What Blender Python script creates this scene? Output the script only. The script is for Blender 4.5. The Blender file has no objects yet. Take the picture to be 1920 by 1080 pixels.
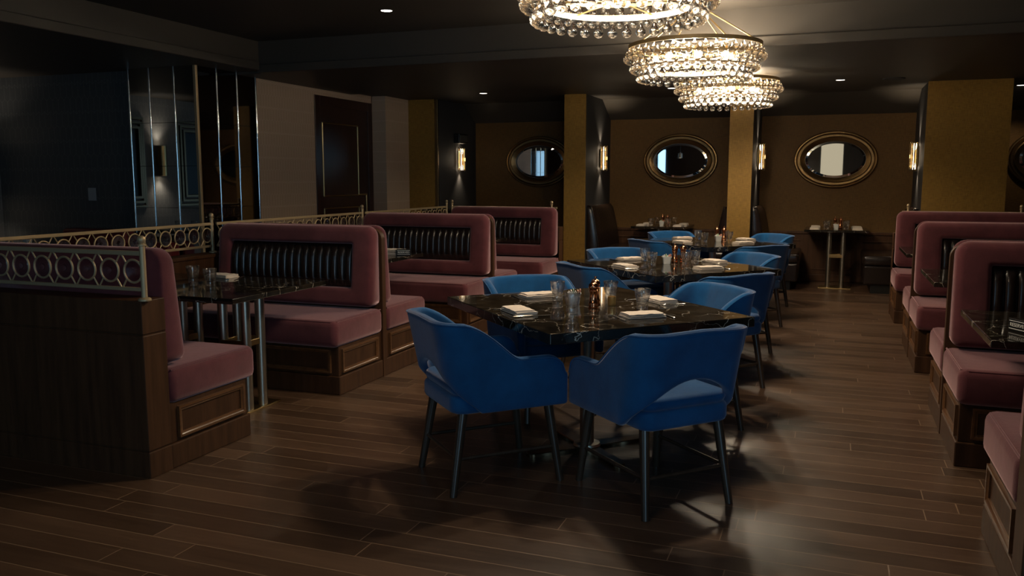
import bpy, bmesh, math, random
from math import sin, cos, pi, radians, sqrt, atan2
from mathutils import Vector, Matrix
random.seed(7)
sc = bpy.context.scene
COL = sc.collection

# ------------------------------------------------------------------ materials
def new_mat(name):
    m = bpy.data.materials.new(name); m.use_nodes = True
    nt = m.node_tree; nt.nodes.clear()
    return m, nt, nt.nodes, nt.links
def principled(name, col, rough=.5, metal=0., **kw):
    m, nt, N, L = new_mat(name)
    b = N.new('ShaderNodeBsdfPrincipled'); o = N.new('ShaderNodeOutputMaterial')
    b.inputs['Base Color'].default_value = (*col, 1)
    b.inputs['Roughness'].default_value = rough
    b.inputs['Metallic'].default_value = metal
    for k, v in kw.items():
        b.inputs[k.replace('_', ' ')].default_value = v
    L.new(b.outputs[0], o.inputs[0])
    m['bsdf'] = b.name
    return m
def nodes_of(m):
    nt = m.node_tree
    return nt, nt.nodes, nt.links, nt.nodes[m['bsdf']]
def add_bump(m, hout, strength=.2, dist=.01):
    nt, N, L, b = nodes_of(m)
    bp = N.new('ShaderNodeBump'); bp.inputs['Strength'].default_value = strength; bp.inputs['Distance'].default_value = dist
    L.new(hout, bp.inputs['Height']); L.new(bp.outputs[0], b.inputs['Normal'])
def coords(N, L, scale=(1, 1, 1), rot=(0, 0, 0), kind='Object'):
    tc = N.new('ShaderNodeTexCoord'); mp = N.new('ShaderNodeMapping')
    mp.inputs['Scale'].default_value = scale; mp.inputs['Rotation'].default_value = rot
    L.new(tc.outputs[kind], mp.inputs[0]); return mp.outputs[0]
def noise(N, L, vec, scale, detail=4, rough=.55):
    n = N.new('ShaderNodeTexNoise'); n.inputs['Scale'].default_value = scale
    n.inputs['Detail'].default_value = detail; n.inputs['Roughness'].default_value = rough
    L.new(vec, n.inputs['Vector']); return n.outputs['Fac']
def ramp(N, L, fac, stops):
    r = N.new('ShaderNodeValToRGB'); e = r.color_ramp.elements
    while len(e) < len(stops): e.new(.5)
    for i, (p, c) in enumerate(stops):
        e[i].position = p; e[i].color = (*c, 1)
    L.new(fac, r.inputs[0]); return r.outputs[0]

def velvet(name, c0, c1, tint, sheen=.8):
    m = principled(name, c0, .85, Sheen_Weight=sheen, Sheen_Roughness=.45)
    nt, N, L, b = nodes_of(m)
    b.inputs['Sheen Tint'].default_value = (*tint, 1)
    b.inputs['Specular IOR Level'].default_value = .15
    v = coords(N, L, (1, 1, 1))
    f = noise(N, L, v, 5.0, 5, .6)
    L.new(ramp(N, L, f, [(.35, c0), (.68, c1)]), b.inputs['Base Color'])
    g = noise(N, L, v, 260, 2)
    g2 = noise(N, L, v, 9, 3)
    mx = N.new('ShaderNodeMath'); mx.operation = 'MULTIPLY_ADD'; mx.inputs[1].default_value = 3.0
    L.new(g2, mx.inputs[0]); L.new(g, mx.inputs[2])
    add_bump(m, mx.outputs[0], .22, .004)
    return m
def wood(name, c0, c1, rough=.38, axis=2, coat=.15):
    m = principled(name, c0, rough, Coat_Weight=coat, Coat_Roughness=.25)
    nt, N, L, b = nodes_of(m)
    s = [9, 9, 9]; s[axis] = .7
    v = coords(N, L, tuple(s))
    f = noise(N, L, v, 2.2, 7, .62)
    L.new(ramp(N, L, f, [(.32, c0), (.62, c1), (.75, c0)]), b.inputs['Base Color'])
    s2 = [60, 60, 60]; s2[axis] = 3
    g = noise(N, L, coords(N, L, tuple(s2)), 2.0, 3)
    add_bump(m, g, .08, .002)
    return m

M = {}
M['mauve'] = velvet('mauve_velvet', (.080, .021, .027), (.128, .036, .043), (1.0, .66, .68), .72)
M['blue'] = velvet('blue_velvet', (.004, .055, .160), (.007, .084, .232), (.80, .70, .75), .42)
M['red'] = principled('red_leather', (.14, .008, .01), .45)
M['walnut'] = wood('walnut_wood', (.036, .0155, .007), (.070, .031, .014), .50, 2, 0)
M['walnut'].node_tree.nodes[M['walnut']['bsdf']].inputs['Specular IOR Level'].default_value = .22
M['walnut_h'] = wood('walnut_wood_molding', (.075, .032, .012), (.135, .060, .024), .30, 1, .3)
M['darkwood'] = wood('dark_chair_wood', (.024, .016, .011), (.045, .030, .021), .30, 2, .3)
M['doorwood'] = wood('mahogany_door_wood', (.018, .006, .004), (.03, .010, .007), .4, 2)
M['brass'] = principled('brushed_brass', (.58, .42, .20), .30, 1.0)
M['brassrod'] = principled('polished_brass_rod', (.70, .50, .24), .16, 1.0)
M['ringbrass'] = principled('satin_brass_ring', (.42, .28, .12), .5, .25)
M['railbrass'] = principled('satin_gold_paint', (.46, .35, .21), .48, .6)
M['steel'] = principled('satin_brass_tube', (.56, .51, .42), .33, 1.0)
M['bronze'] = principled('dark_bronze', (.24, .165, .10), .28, 1.0)
M['copper'] = principled('polished_copper', (.62, .27, .14), .17, 1.0)
M['cutlery'] = principled('polished_steel', (.50, .48, .45), .25, 1.0)
M['leather'] = principled('dark_brown_leather', (.013, .0075, .006), .25, 0, Coat_Weight=.2, Coat_Roughness=.2)
M['charcoal'] = principled('charcoal_paint', (.024, .024, .027), .62)
M['ceilpaint'] = principled('dark_ceiling_paint', (.052, .045, .038), .55)
M['napkin'] = principled('beige_napkin_cloth', (.60, .51, .43), .9, 0, Sheen_Weight=.2)
nt, N, L, b = nodes_of(M['napkin']); add_bump(M['napkin'], noise(N, L, coords(N, L, (1, 1, 1)), 45, 4), .25, .004)
M['ceramic'] = principled('white_ceramic', (.74, .73, .68), .22)
M['packetw'] = principled('white_paper_packet', (.72, .70, .66), .7)
M['packetp'] = principled('pink_paper_packet', (.62, .30, .22), .7)
M['packetg'] = principled('green_paper_packet', (.38, .52, .36), .7)
M['black'] = principled('black_plastic', (.006, .006, .006), .35)
M['white'] = principled('white_print', (.75, .73, .70), .6)
M['switch'] = principled('grey_switch_plastic', (.35, .36, .38), .5)
M['mirror'] = principled('mirror_glass', (.86, .87, .86), .015, 1.0)
M['darkmirror'] = principled('tinted_mirror_glass', (.40, .43, .45), .02, 1.0)
M['shademirror'] = principled('shaded_mirror_glass', (.20, .19, .195), .03, 1.0)  # same mirror as the column front, its dim reflection put into the colour
M['strip'] = principled('polished_bevel_strip', (.75, .85, .9), .10, 1.0)
M['goldframe'] = principled('antique_gold_frame', (.26, .165, .075), .30, 1.0)
nt, N, L, b = nodes_of(M['goldframe']); add_bump(M['goldframe'], noise(N, L, coords(N, L, (30, 30, 30)), 3, 4), .5, .006)
M['wax'] = principled('amber_glass_votive', (.62, .40, .14), .2, .6)

def emission(name, col, strength):
    m, nt, N, L = new_mat(name)
    e = N.new('ShaderNodeEmission'); o = N.new('ShaderNodeOutputMaterial')
    e.inputs[0].default_value = (*col, 1); e.inputs[1].default_value = strength
    L.new(e.outputs[0], o.inputs[0]); return m
M['bulb'] = emission('glowing_bulb', (1, .87, .68), 26)
M['ledring'] = emission('lit_rim', (1, .88, .70), 3.5)
M['daylight'] = emission('daylight_pane', (.42, .74, 1.0), .5)
M['downlens'] = emission('downlight_lens', (1, .9, .78), 5)
M['sconcebulb'] = emission('sconce_bulb', (1, .80, .56), 9)

def glassmix(name, tint=(1, 1, 1), rough=.0, ior=1.5, keep=.55):
    m, nt, N, L = new_mat(name)
    g = N.new('ShaderNodeBsdfGlass'); g.inputs['IOR'].default_value = ior; g.inputs['Roughness'].default_value = rough
    g.inputs['Color'].default_value = (*tint, 1)
    t = N.new('ShaderNodeBsdfTransparent'); t.inputs[0].default_value = (*tint, 1)
    mx = N.new('ShaderNodeMixShader'); mx.inputs[0].default_value = keep
    o = N.new('ShaderNodeOutputMaterial')
    L.new(t.outputs[0], mx.inputs[1]); L.new(g.outputs[0], mx.inputs[2]); L.new(mx.outputs[0], o.inputs[0])
    return m
M['crystal'] = glassmix('clear_crystal', (1, .985, .96), .0, 1.5, .78)
def thinglass(name, keep):
    m, nt, N, L = new_mat(name)
    t = N.new('ShaderNodeBsdfTransparent'); g = N.new('ShaderNodeBsdfGlossy'); g.inputs['Roughness'].default_value = .02
    lw = N.new('ShaderNodeLayerWeight'); lw.inputs['Blend'].default_value = .5
    pw = N.new('ShaderNodeMath'); pw.operation = 'POWER'; pw.inputs[1].default_value = 3.5; L.new(lw.outputs['Facing'], pw.inputs[0])
    fr = N.new('ShaderNodeMath'); fr.operation = 'MULTIPLY_ADD'; fr.inputs[1].default_value = .75; fr.inputs[2].default_value = .07; L.new(pw.outputs[0], fr.inputs[0])
    a = N.new('ShaderNodeMixShader'); L.new(fr.outputs[0], a.inputs[0]); L.new(t.outputs[0], a.inputs[1]); L.new(g.outputs[0], a.inputs[2])
    gl = N.new('ShaderNodeBsdfGlass'); gl.inputs['IOR'].default_value = 1.45
    b_ = N.new('ShaderNodeMixShader'); b_.inputs[0].default_value = keep
    L.new(a.outputs[0], b_.inputs[1]); L.new(gl.outputs[0], b_.inputs[2])
    o = N.new('ShaderNodeOutputMaterial'); L.new(b_.outputs[0], o.inputs[0]); return m
M['tumbler'] = thinglass('clear_tumbler_glass', .34)
M['rodglass'] = glassmix('amber_rod_glass', (1, .88, .62), .03, 1.5, .6)
M['discglass'] = glassmix('rail_disc_glass', (.94, .92, .97), .02, 1.5, .55)

def make_floor_mat():
    m = principled('plank_floor_wood', (.04, .02, .01), .36)
    nt, N, L, b = nodes_of(m)
    v = coords(N, L, (1, 1, 1))
    sp0 = N.new('ShaderNodeSeparateXYZ'); L.new(v, sp0.inputs[0])
    def mth(op, a_, b_=None):
        n_ = N.new('ShaderNodeMath'); n_.operation = op
        for i_, q_ in enumerate((a_, b_)):
            if q_ is None: continue
            if isinstance(q_, float): n_.inputs[i_].default_value = q_
            else: L.new(q_, n_.inputs[i_])
        return n_.outputs[0]
    row = mth('FLOOR', mth('DIVIDE', sp0.outputs['Y'], .127))
    wn = N.new('ShaderNodeTexWhiteNoise'); wn.noise_dimensions = '1D'; L.new(row, wn.inputs['W'])
    cb = N.new('ShaderNodeCombineXYZ'); L.new(mth('ADD', sp0.outputs['X'], mth('MULTIPLY', wn.outputs['Value'], 1.25)), cb.inputs[0]); L.new(sp0.outputs['Y'], cb.inputs[1])
    br = N.new('ShaderNodeTexBrick'); L.new(cb.outputs[0], br.inputs['Vector'])
    br.offset = .0; br.inputs['Scale'].default_value = 1.0
    br.inputs['Brick Width'].default_value = 1.25; br.inputs['Row Height'].default_value = .127
    br.inputs['Mortar Size'].default_value = .0026; br.inputs['Mortar Smooth'].default_value = .2; br.inputs['Bias'].default_value = -.1
    br.inputs['Color1'].default_value = (.0, .0, .0, 1); br.inputs['Color2'].default_value = (1, 1, 1, 1)
    br.inputs['Mortar'].default_value = (.5, .5, .5, 1)
    g = noise(N, L, coords(N, L, (1.1, 22, 1)), 2.4, 8, .65)
    g2 = noise(N, L, coords(N, L, (.8, 5, 1)), 1.5, 4, .6)
    ad = N.new('ShaderNodeMath'); ad.operation = 'MULTIPLY_ADD'; ad.inputs[1].default_value = .42
    sep = N.new('ShaderNodeSeparateColor'); L.new(br.outputs['Color'], sep.inputs[0])
    L.new(sep.outputs[0], ad.inputs[0]); 
    ad2 = N.new('ShaderNodeMath'); ad2.operation = 'MULTIPLY_ADD'; ad2.inputs[1].default_value = .55; ad2.inputs[2].default_value = -.1
    L.new(g, ad2.inputs[0])
    L.new(ad2.outputs[0], ad.inputs[2])
    ad3 = N.new('ShaderNodeMath'); ad3.operation = 'MULTIPLY_ADD'; ad3.inputs[1].default_value = .45
    L.new(g2, ad3.inputs[0]); L.new(ad.outputs[0], ad3.inputs[2])
    col = ramp(N, L, ad3.outputs[0], [(.15, (.030, .016, .0088)), (.5, (.068, .037, .0215)), (.95, (.135, .076, .045))])
    mx = N.new('ShaderNodeMix'); mx.data_type = 'RGBA'
    L.new(br.outputs['Fac'], mx.inputs['Factor']); L.new(col, mx.inputs['A']); mx.inputs['B'].default_value = (.23, .145, .09, 1)  # joints lighter than the boards: glinting bevels painted into the colour
    L.new(mx.outputs['Result'], b.inputs['Base Color'])
    rr = N.new('ShaderNodeMapRange'); rr.inputs['To Min'].default_value = .27; rr.inputs['To Max'].default_value = .44
    L.new(g2, rr.inputs['Value']); L.new(rr.outputs[0], b.inputs['Roughness'])
    hb = N.new('ShaderNodeMath'); hb.operation = 'MULTIPLY_ADD'; hb.inputs[1].default_value = -1.0
    L.new(br.outputs['Fac'], hb.inputs[0])
    hs = N.new('ShaderNodeMath'); hs.operation = 'MULTIPLY'; hs.inputs[1].default_value = .22
    L.new(g, hs.inputs[0]); L.new(hs.outputs[0], hb.inputs[2])
    add_bump(m, hb.outputs[0], .25, .004)
    return m
M['floor'] = make_floor_mat()

def make_marble():
    m = principled('black_marble', (.012, .010, .009), .06)
    nt, N, L, b = nodes_of(m)
    v = coords(N, L, (1, 1, 1))
    nz = N.new('ShaderNodeTexNoise'); nz.inputs['Scale'].default_value = 4; nz.inputs['Detail'].default_value = 6
    L.new(v, nz.inputs['Vector'])
    va = N.new('ShaderNodeVectorMath'); va.operation = 'MULTIPLY_ADD'; va.inputs[1].default_value = (.35, .35, .35)
    L.new(nz.outputs['Color'], va.inputs[0]); L.new(v, va.inputs[2])
    vo = N.new('ShaderNodeTexVoronoi'); vo.feature = 'DISTANCE_TO_EDGE'; vo.inputs['Scale'].default_value = 5.2
    L.new(va.outputs[0], vo.inputs['Vector'])
    r1 = ramp(N, L, vo.outputs['Distance'], [(.0, (1, 1, 1)), (.004, (.5, .5, .5)), (.010, (0, 0, 0))])
    f = noise(N, L, v, 3.2, 3)
    r2 = ramp(N, L, f, [(.42, (0, 0, 0)), (.55, (1, 1, 1))])
    mu = N.new('ShaderNodeMix'); mu.data_type = 'RGBA'; mu.blend_type = 'MULTIPLY'; mu.inputs['Factor'].default_value = 1
    L.new(r1, mu.inputs['A']); L.new(r2, mu.inputs['B'])
    base = ramp(N, L, noise(N, L, v, 9, 6), [(.35, (.007, .006, .005)), (.75, (.030, .023, .016))])
    mx = N.new('ShaderNodeMix'); mx.data_type = 'RGBA'
    sp = N.new('ShaderNodeSeparateColor'); L.new(mu.outputs['Result'], sp.inputs[0])
    L.new(sp.outputs[0], mx.inputs['Factor']); L.new(base, mx.inputs['A']); mx.inputs['B'].default_value = (.58, .52, .44, 1)
    L.new(mx.outputs['Result'], b.inputs['Base Color'])
    return m
M['marble'] = make_marble()

def wallpaper(name, c0, c1, axis, w=.05, h=.14, rough=.6, weave=True):
    """axis: 'x' for walls whose face looks along X (uses Y,Z), 'y' for walls looking along Y (uses X,Z)"""
    m = principled(name, c0, rough, Specular_IOR_Level=.3)
    nt, N, L, b = nodes_of(m)
    tc = N.new('ShaderNodeTexCoord'); s = N.new('ShaderNodeSeparateXYZ'); c = N.new('ShaderNodeCombineXYZ')
    L.new(tc.outputs['Object'], s.inputs[0])
    L.new(s.outputs['Y' if axis == 'x' else 'X'], c.inputs[0]); L.new(s.outputs['Z'], c.inputs[1])
    if weave:
        mp = N.new('ShaderNodeMapping'); mp.inputs['Scale'].default_value = (160, 14, 1); L.new(c.outputs[0], mp.inputs[0])
        f1 = noise(N, L, mp.outputs[0], 1, 3)
        mp2 = N.new('ShaderNodeMapping'); mp2.inputs['Scale'].default_value = (14, 160, 1); L.new(c.outputs[0], mp2.inputs[0])
        f2 = noise(N, L, mp2.outputs[0], 1, 3)
        a = N.new('ShaderNodeMath'); a.operation = 'ADD'; L.new(f1, a.inputs[0]); L.new(f2, a.inputs[1])
        h_ = N.new('ShaderNodeMath'); h_.operation = 'MULTIPLY'; h_.inputs[1].default_value = .5; L.new(a.outputs[0], h_.inputs[0])
        L.new(ramp(N, L, h_.outputs[0], [(.38, c0), (.62, c1)]), b.inputs['Base Color'])
        add_bump(m, h_.outputs[0], .3, .003)
    else:
        # staggered elongated hexagons: distance to a zig-zag lattice of lines
        br = N.new('ShaderNodeTexBrick'); br.offset = .5; br.inputs['Scale'].default_value = 1
        wv = N.new('ShaderNodeMath'); wv.operation = 'PINGPONG'; wv.inputs[1].default_value = w / 2
        L.new(s.outputs['Y' if axis == 'x' else 'X'], wv.inputs[0])
        zz = N.new('ShaderNodeMath'); zz.operation = 'MULTIPLY_ADD'; zz.inputs[1].default_value = .9
        L.new(wv.outputs[0], zz.inputs[0]); L.new(s.outputs['Z'], zz.inputs[2])
        c2 = N.new('ShaderNodeCombineXYZ'); L.new(s.outputs['Y' if axis == 'x' else 'X'], c2.inputs[0]); L.new(zz.outputs[0], c2.inputs[1])
        L.new(c2.outputs[0], br.inputs['Vector'])
        br.inputs['Brick Width'].default_value = w; br.inputs['Row Height'].default_value = h
        br.inputs['Mortar Size'].default_value = .004; br.inputs['Mortar Smooth'].default_value = .4
        mx = N.new('ShaderNodeMix'); mx.data_type = 'RGBA'
        L.new(br.outputs['Fac'], mx.inputs['Factor']); mx.inputs['A'].default_value = (*c0, 1); mx.inputs['B'].default_value = (*c1, 1)
        L.new(mx.outputs['Result'], b.inputs['Base Color'])
    return m
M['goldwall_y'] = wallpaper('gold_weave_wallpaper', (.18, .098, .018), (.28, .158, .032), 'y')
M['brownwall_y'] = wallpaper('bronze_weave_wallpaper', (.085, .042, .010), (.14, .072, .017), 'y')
M['goldwall_x'] = wallpaper('gold_weave_wallpaper_side', (.18, .098, .018), (.28, .158, .032), 'x')
M['hex_x'] = wallpaper('taupe_hexagon_wallpaper', (.37, .275, .21), (.45, .345, .275), 'x', weave=False)
M['hex_y'] = wallpaper('blue_grey_hexagon_wallpaper_shaded', (.070, .075, .080), (.11, .116, .12), 'y', .085, .155, weave=False)  # same paper as the side wall, darkened to paint in the dimness
M['hexg_x'] = wallpaper('blue_grey_hexagon_wallpaper_lit', (.24, .235, .23), (.33, .32, .31), 'x', .085, .155, weave=False)  # lighter copy of that paper, sconce light put into the colour
M['beige'] = principled('beige_panel_paint', (.62, .55, .44), .6)

# ------------------------------------------------------------------ mesh building
class MB:
    def __init__(self): self.bm = bmesh.new(); self.flat = False
    def box(self, lo, hi, bev=0., seg=2, mat=None):
        bm = self.bm
        x0, y0, z0 = lo; x1, y1, z1 = hi
        if x0 > x1: x0, x1 = x1, x0
        if y0 > y1: y0, y1 = y1, y0
        if z0 > z1: z0, z1 = z1, z0
        r = bmesh.ops.create_cube(bm, size=1.0)
        vs = r['verts']
        for v in vs:
            v.co = Vector((x0 + (v.co.x + .5) * (x1 - x0), y0 + (v.co.y + .5) * (y1 - y0), z0 + (v.co.z + .5) * (z1 - z0)))
        if bev > 0:
            self.flat = True
            es = list({e for v in vs for e in v.link_edges})
            rr = bmesh.ops.bevel(bm, geom=es, offset=bev, offset_type='OFFSET', segments=seg, profile=.5, affect='EDGES')
            vs = list({v for f in rr['faces'] for v in f.verts} | {v for v in vs if v.is_valid})
        if mat is not None:
            for v in vs: v.co = mat @ v.co
        return self
    def loft(self, loops, cap0=True, cap1=True, closed=True):
        bm = self.bm
        rows = [[bm.verts.new(p) for p in lp] for lp in loops]
        n = len(rows[0])
        for a, b in zip(rows[:-1], rows[1:]):
            for i in range(n if closed else n - 1):
                j = (i + 1) % n
                try: bm.faces.new((a[i], a[j], b[j], b[i]))
                except ValueError: pass
        if cap0 and closed: bm.faces.new(list(reversed(rows[0])))
        if cap1 and closed: bm.faces.new(rows[-1])
        return self
    def lathe(self, prof, seg=24, c=(0, 0, 0), caps=(True, True)):
        loops = [[(c[0] + r * cos(2 * pi * k / seg), c[1] + r * sin(2 * pi * k / seg), c[2] + z) for k in range(seg)] for r, z in prof]
        return self.loft(loops, *caps)
    def tube(self, pts, r, seg=10, closed=False, caps=True, r1=None):
        pts = [Vector(p) for p in pts]; n = len(pts); loops = []
        up = None
        for i, p in enumerate(pts):
            if closed: t = (pts[(i + 1) % n] - pts[i - 1])
            else: t = pts[min(i + 1, n - 1)] - pts[max(i - 1, 0)]
            t.normalize()
            if up is None:
                up = Vector((0, 0, 1)) if abs(t.z) < .9 else Vector((1, 0, 0))
            s = t.cross(up); s.normalize(); u = s.cross(t); u.normalize(); up = u
            rr = r if r1 is None else r + (r1 - r) * i / (n - 1)
            loops.append([p + s * (rr * cos(2 * pi * k / seg)) + u * (rr * sin(2 * pi * k / seg)) for k in range(seg)])
        if closed:
            loops.append(loops[0]); return self.loft(loops, False, False)
        return self.loft(loops, caps, caps)
    def cyl(self, p0, p1, r0, r1=None, seg=16):
        return self.tube([p0, p1], r0, seg, r1=r0 if r1 is None else r1)
    def build(self, name, mat, parent=None, smooth=True, angle=38, loc=None):
        bm = self.bm
        bmesh.ops.remove_doubles(bm, verts=bm.verts, dist=1e-5)
        bmesh.ops.recalc_face_normals(bm, faces=bm.faces)
        me = bpy.data.meshes.new(name); bm.to_mesh(me); bm.free()
        if smooth:
            if self.flat and angle == 38: angle = 14      # keep broad faces truly flat beside their bevels
            me.shade_smooth(); me.set_sharp_from_angle(angle=radians(angle))
        me.materials.append(mat)
        o = bpy.data.objects.new(name, me); COL.objects.link(o)
        if parent is not None: o.parent = parent
        if loc is not None: o.location = loc
        return o

def tag(o, label, cat, group=None, kind=None):
    o['label'] = label; o['category'] = cat
    if group: o['group'] = group
    if kind: o['kind'] = kind
    return o
def thing(name, label, cat, loc=(0, 0, 0), rz=0., group=None):
    o = bpy.data.objects.new(name, None); COL.objects.link(o)
    o.empty_display_size = .05
    o.location = loc; o.rotation_euler = (0, 0, rz)
    return tag(o, label, cat, group)
def dup(root, loc, rz, label, group=None, scale=None):
    r = root.copy(); COL.objects.link(r); r.location = loc; r.rotation_euler = (0, 0, rz); r['label'] = label
    if group: r['group'] = group
    if scale: r.scale = scale
    for ch in list(root.children):
        c = ch.copy(); COL.objects.link(c); c.parent = r
        for g in list(ch.children):
            d = g.copy(); COL.objects.link(d); d.parent = c
    return r
class Proto:
    """first use moves the prototype itself, later uses copy it"""
    def __init__(self, root): self.root = root; self.used = False
    def put(self, loc, rz, label, group=None):
        if not self.used:
            self.used = True; r = self.root; r.location = loc; r.rotation_euler = (0, 0, rz); r['label'] = label
            if group: r['group'] = group
            return r
        return dup(self.root, loc, rz, label, group)
def struct(name, mb, mat, parent=None, **kw):
    o = mb.build(name, mat, parent, **kw)
    if parent is None: o['kind'] = 'structure'
    return o

def rrect(cx, cz, hw, hh, r, n=6):
    """rounded rectangle, list of (x,z); r may be a 4-tuple (tr, tl, bl, br)"""
    rs = r if isinstance(r, tuple) else (r,) * 4
    out = []
    for q, (sx, sz) in enumerate(((1, 1), (-1, 1), (-1, -1), (1, -1))):
        rr = rs[q]
        for k in range(n + 1):
            a = q * pi / 2 + (pi / 2) * k / n
            out.append((cx + sx * (hw - rr) + rr * cos(a), cz + sz * (hh - rr) + rr * sin(a)))
    return out

# ------------------------------------------------------------------ room shell
XL, XR = -9.0, 3.6
YN, YF, YB = -2.2, 11.2, 12.6
ZC, ZT, ZS = 2.56, 2.86, 2.535
struct('floor', MB().box((XL - .2, YN - .2, -.06), (XR + .2, YB + .2, 0)), M['floor'])
# back wall and the pillars that divide its alcoves
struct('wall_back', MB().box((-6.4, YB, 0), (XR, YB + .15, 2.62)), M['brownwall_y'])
def pillar(x0, x1, charcoal_sides=True):
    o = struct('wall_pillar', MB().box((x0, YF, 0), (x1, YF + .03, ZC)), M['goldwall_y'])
    m = MB().box((x0 + .004, YF + .03, 0), (x1 - .004, YB + .05, ZC))
    m.build('charcoal_side', M['charcoal'], o)
    return o
pillar(-3.45, -3.15); pillar(-1.255, -.965); pillar(1.0, 1.875)
o = struct('wall_pillar', MB().box((-6.2, YF, 0), (-5.40, YF + .03, ZC)), M['goldwall_y'])
MB().box((-6.2, YF + .03, 0), (-5.354, YB + .05, ZC)).build('charcoal_side', M['charcoal'], o)
MB().box((-5.40, YF - .004, 0), (-5.35, YF + .03, ZC), .004).build('corner_strip', M['goldframe'], o)
# dark panelling low on the back wall of each alcove
for i, (a, b_) in enumerate(((-5.354, -3.454), (-3.146, -1.25), (-.961, 1.0), (1.88, XR))):
    m = MB().box((a, YB - .03, 0), (b_, YB, .66))
    m.box((a, YB - .045, .66), (b_, YB, .70), .008)
    m.box((a, YB - .045, 0), (b_, YB, .10), .008)
    n = 3
    for k in range(n):
        xa = a + (b_ - a) * (k + .12) / n; xb = a + (b_ - a) * (k + .88) / n
        for (p0, p1) in (((xa, .16), (xb, .18)), ((xa, .56), (xb, .58))):
            m.box((p0[0], YB - .04, p0[1]), (p1[0], YB - .02, p1[1]), .004)
    struct('trim_%d' % (i + 1), m, M['walnut'])
# left side: taupe wall with the door, jog, mirrored column, far-left dining corner
m = MB().box((-6.18, 7.97, 0), (-6.03, 9.10, ZC)).box((-6.18, 9.10, 2.46), (-6.03, 10.52, ZC)).box((-6.18, 10.50, 0), (-6.03, 10.52, ZC))
struct('wall_left', m, M['hex_x'])
m = MB().box((-6.18, 10.52, 0), (-5.82, YF, ZC)); struct('wall_left_return', m, M['hex_x'])
dr = struct('door_1', MB().box((-6.16, 9.10, 0), (-6.032, 10.50, 2.46)), M['doorwood'])
m = MB()
for y0, y1, z0, z1 in ((9.10, 9.22, 0, 2.46), (10.38, 10.50, 0, 2.46), (9.22, 10.38, 2.34, 2.46)):
    m.box((-6.10, y0, z0), (-6.018, y1, z1), .004)
m.build('door_frame', M['doorwood'], dr)
def bead(y0, y1, z0, z1, x, r=.009):
    return MB().tube([(x, y0, z0), (x, y1, z0), (x, y1, z1), (x, y0, z1)], r, 8, closed=True)
m = MB()
y0, y1, z0, z1, r_ = 9.27, 10.12, 1.21, 2.13, .009
for a, b_ in (((y0, z0), (y1, z0)), ((y1, z0), (y1, z1)), ((y1, z1), (y0, z1)), ((y0, z1), (y0, z0))):
    m.cyl((-6.030, a[0], a[1]), (-6.030, b_[0], b_[1]), r_, seg=8)
for a, b_ in (((y0, .25), (y1, .25)), ((y1, .25), (y1, 1.05)), ((y1, 1.05), (y0, 1.05)), ((y0, 1.05), (y0, .25))):
    m.cyl((-6.030, a[0], a[1]), (-6.030, b_[0], b_[1]), r_, seg=8)
m.build('panel_bead', M['brass'], dr)
m = MB().tube([(-6.09, 10.15, 1.215), (-6.03, 10.15, 1.215), (-6.02, 10.17, 1.215), (-6.02, 10.30, 1.215)], .012, 10)
m.tube([(-6.02, 10.30, 1.225), (-6.02, 10.30, .98)], .012, 10).lathe([(.0, -.02), (.02, -.01), (.02, .01), (0, .02)], 12, (-6.02, 10.30, .96))
m.cyl((-6.09, 10.30, .98), (-6.02, 10.30, .98), .010)
m.build('door_handle', M['brass'], dr)
# mirrored column
col = struct('wall_mirror_column', MB().box((-6.88, 7.035, 0), (-6.045, 7.96, ZC)), M['black'])
zs = [0.0, .57, 1.13, 1.56, 2.0, ZC]
xs = [-6.90, -6.63, -6.31, -6.03]
ys = [7.02, 7.33, 7.65, 7.97]
for k in range(3):
    m = MB()
    for a, b_ in zip(zs[:-1], zs[1:]): m.box((xs[k] + .001, 7.02, a + .0015), (xs[k + 1] - .001, 7.035, b_ - .0015), .001, 1)
    m.build('mirror_panel', M['darkmirror'], col)
    m = MB()
    for a, b_ in zip(zs[:-1], zs[1:]): m.box((-6.045, ys[k] + .001, a + .0015), (-6.03, ys[k + 1] - .001, b_ - .0015), .001, 1)
    m.build('mirror_panel', M['shademirror'], col)
for x in xs[:3]: MB().cyl((x, 7.022, .86), (x, 7.022, ZC), .011, seg=12).build('bevel_strip', M['strip'], col)
for y in ys[1:]: MB().cyl((-6.032, y, .86), (-6.032, y, ZC), .011, seg=12).build('bevel_strip', M['strip'], col)
MB().box((-6.05, 7.0, 0), (-6.015, 7.035, ZC), .006).build('corner_trim', M['railbrass'], col)
# far-left dining corner walls
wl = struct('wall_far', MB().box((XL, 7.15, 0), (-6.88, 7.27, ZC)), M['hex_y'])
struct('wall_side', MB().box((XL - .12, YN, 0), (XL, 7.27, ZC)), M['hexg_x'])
struct('wall_right', MB().box((XR, YN, 0), (XR + .12, YB + .15, ZT + .05)), M['charcoal'])
struct('wall_light_blocker', MB().box((.70, 2.80, 0), (XR, 2.96, ZC)), M['doorwood'])  # unseen wall, added to keep daylight off the right booths
struct('wall_behind', MB().box((-6.4, 7.97, 0), (-6.18, YB + .15, ZC)), M['charcoal'])
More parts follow.
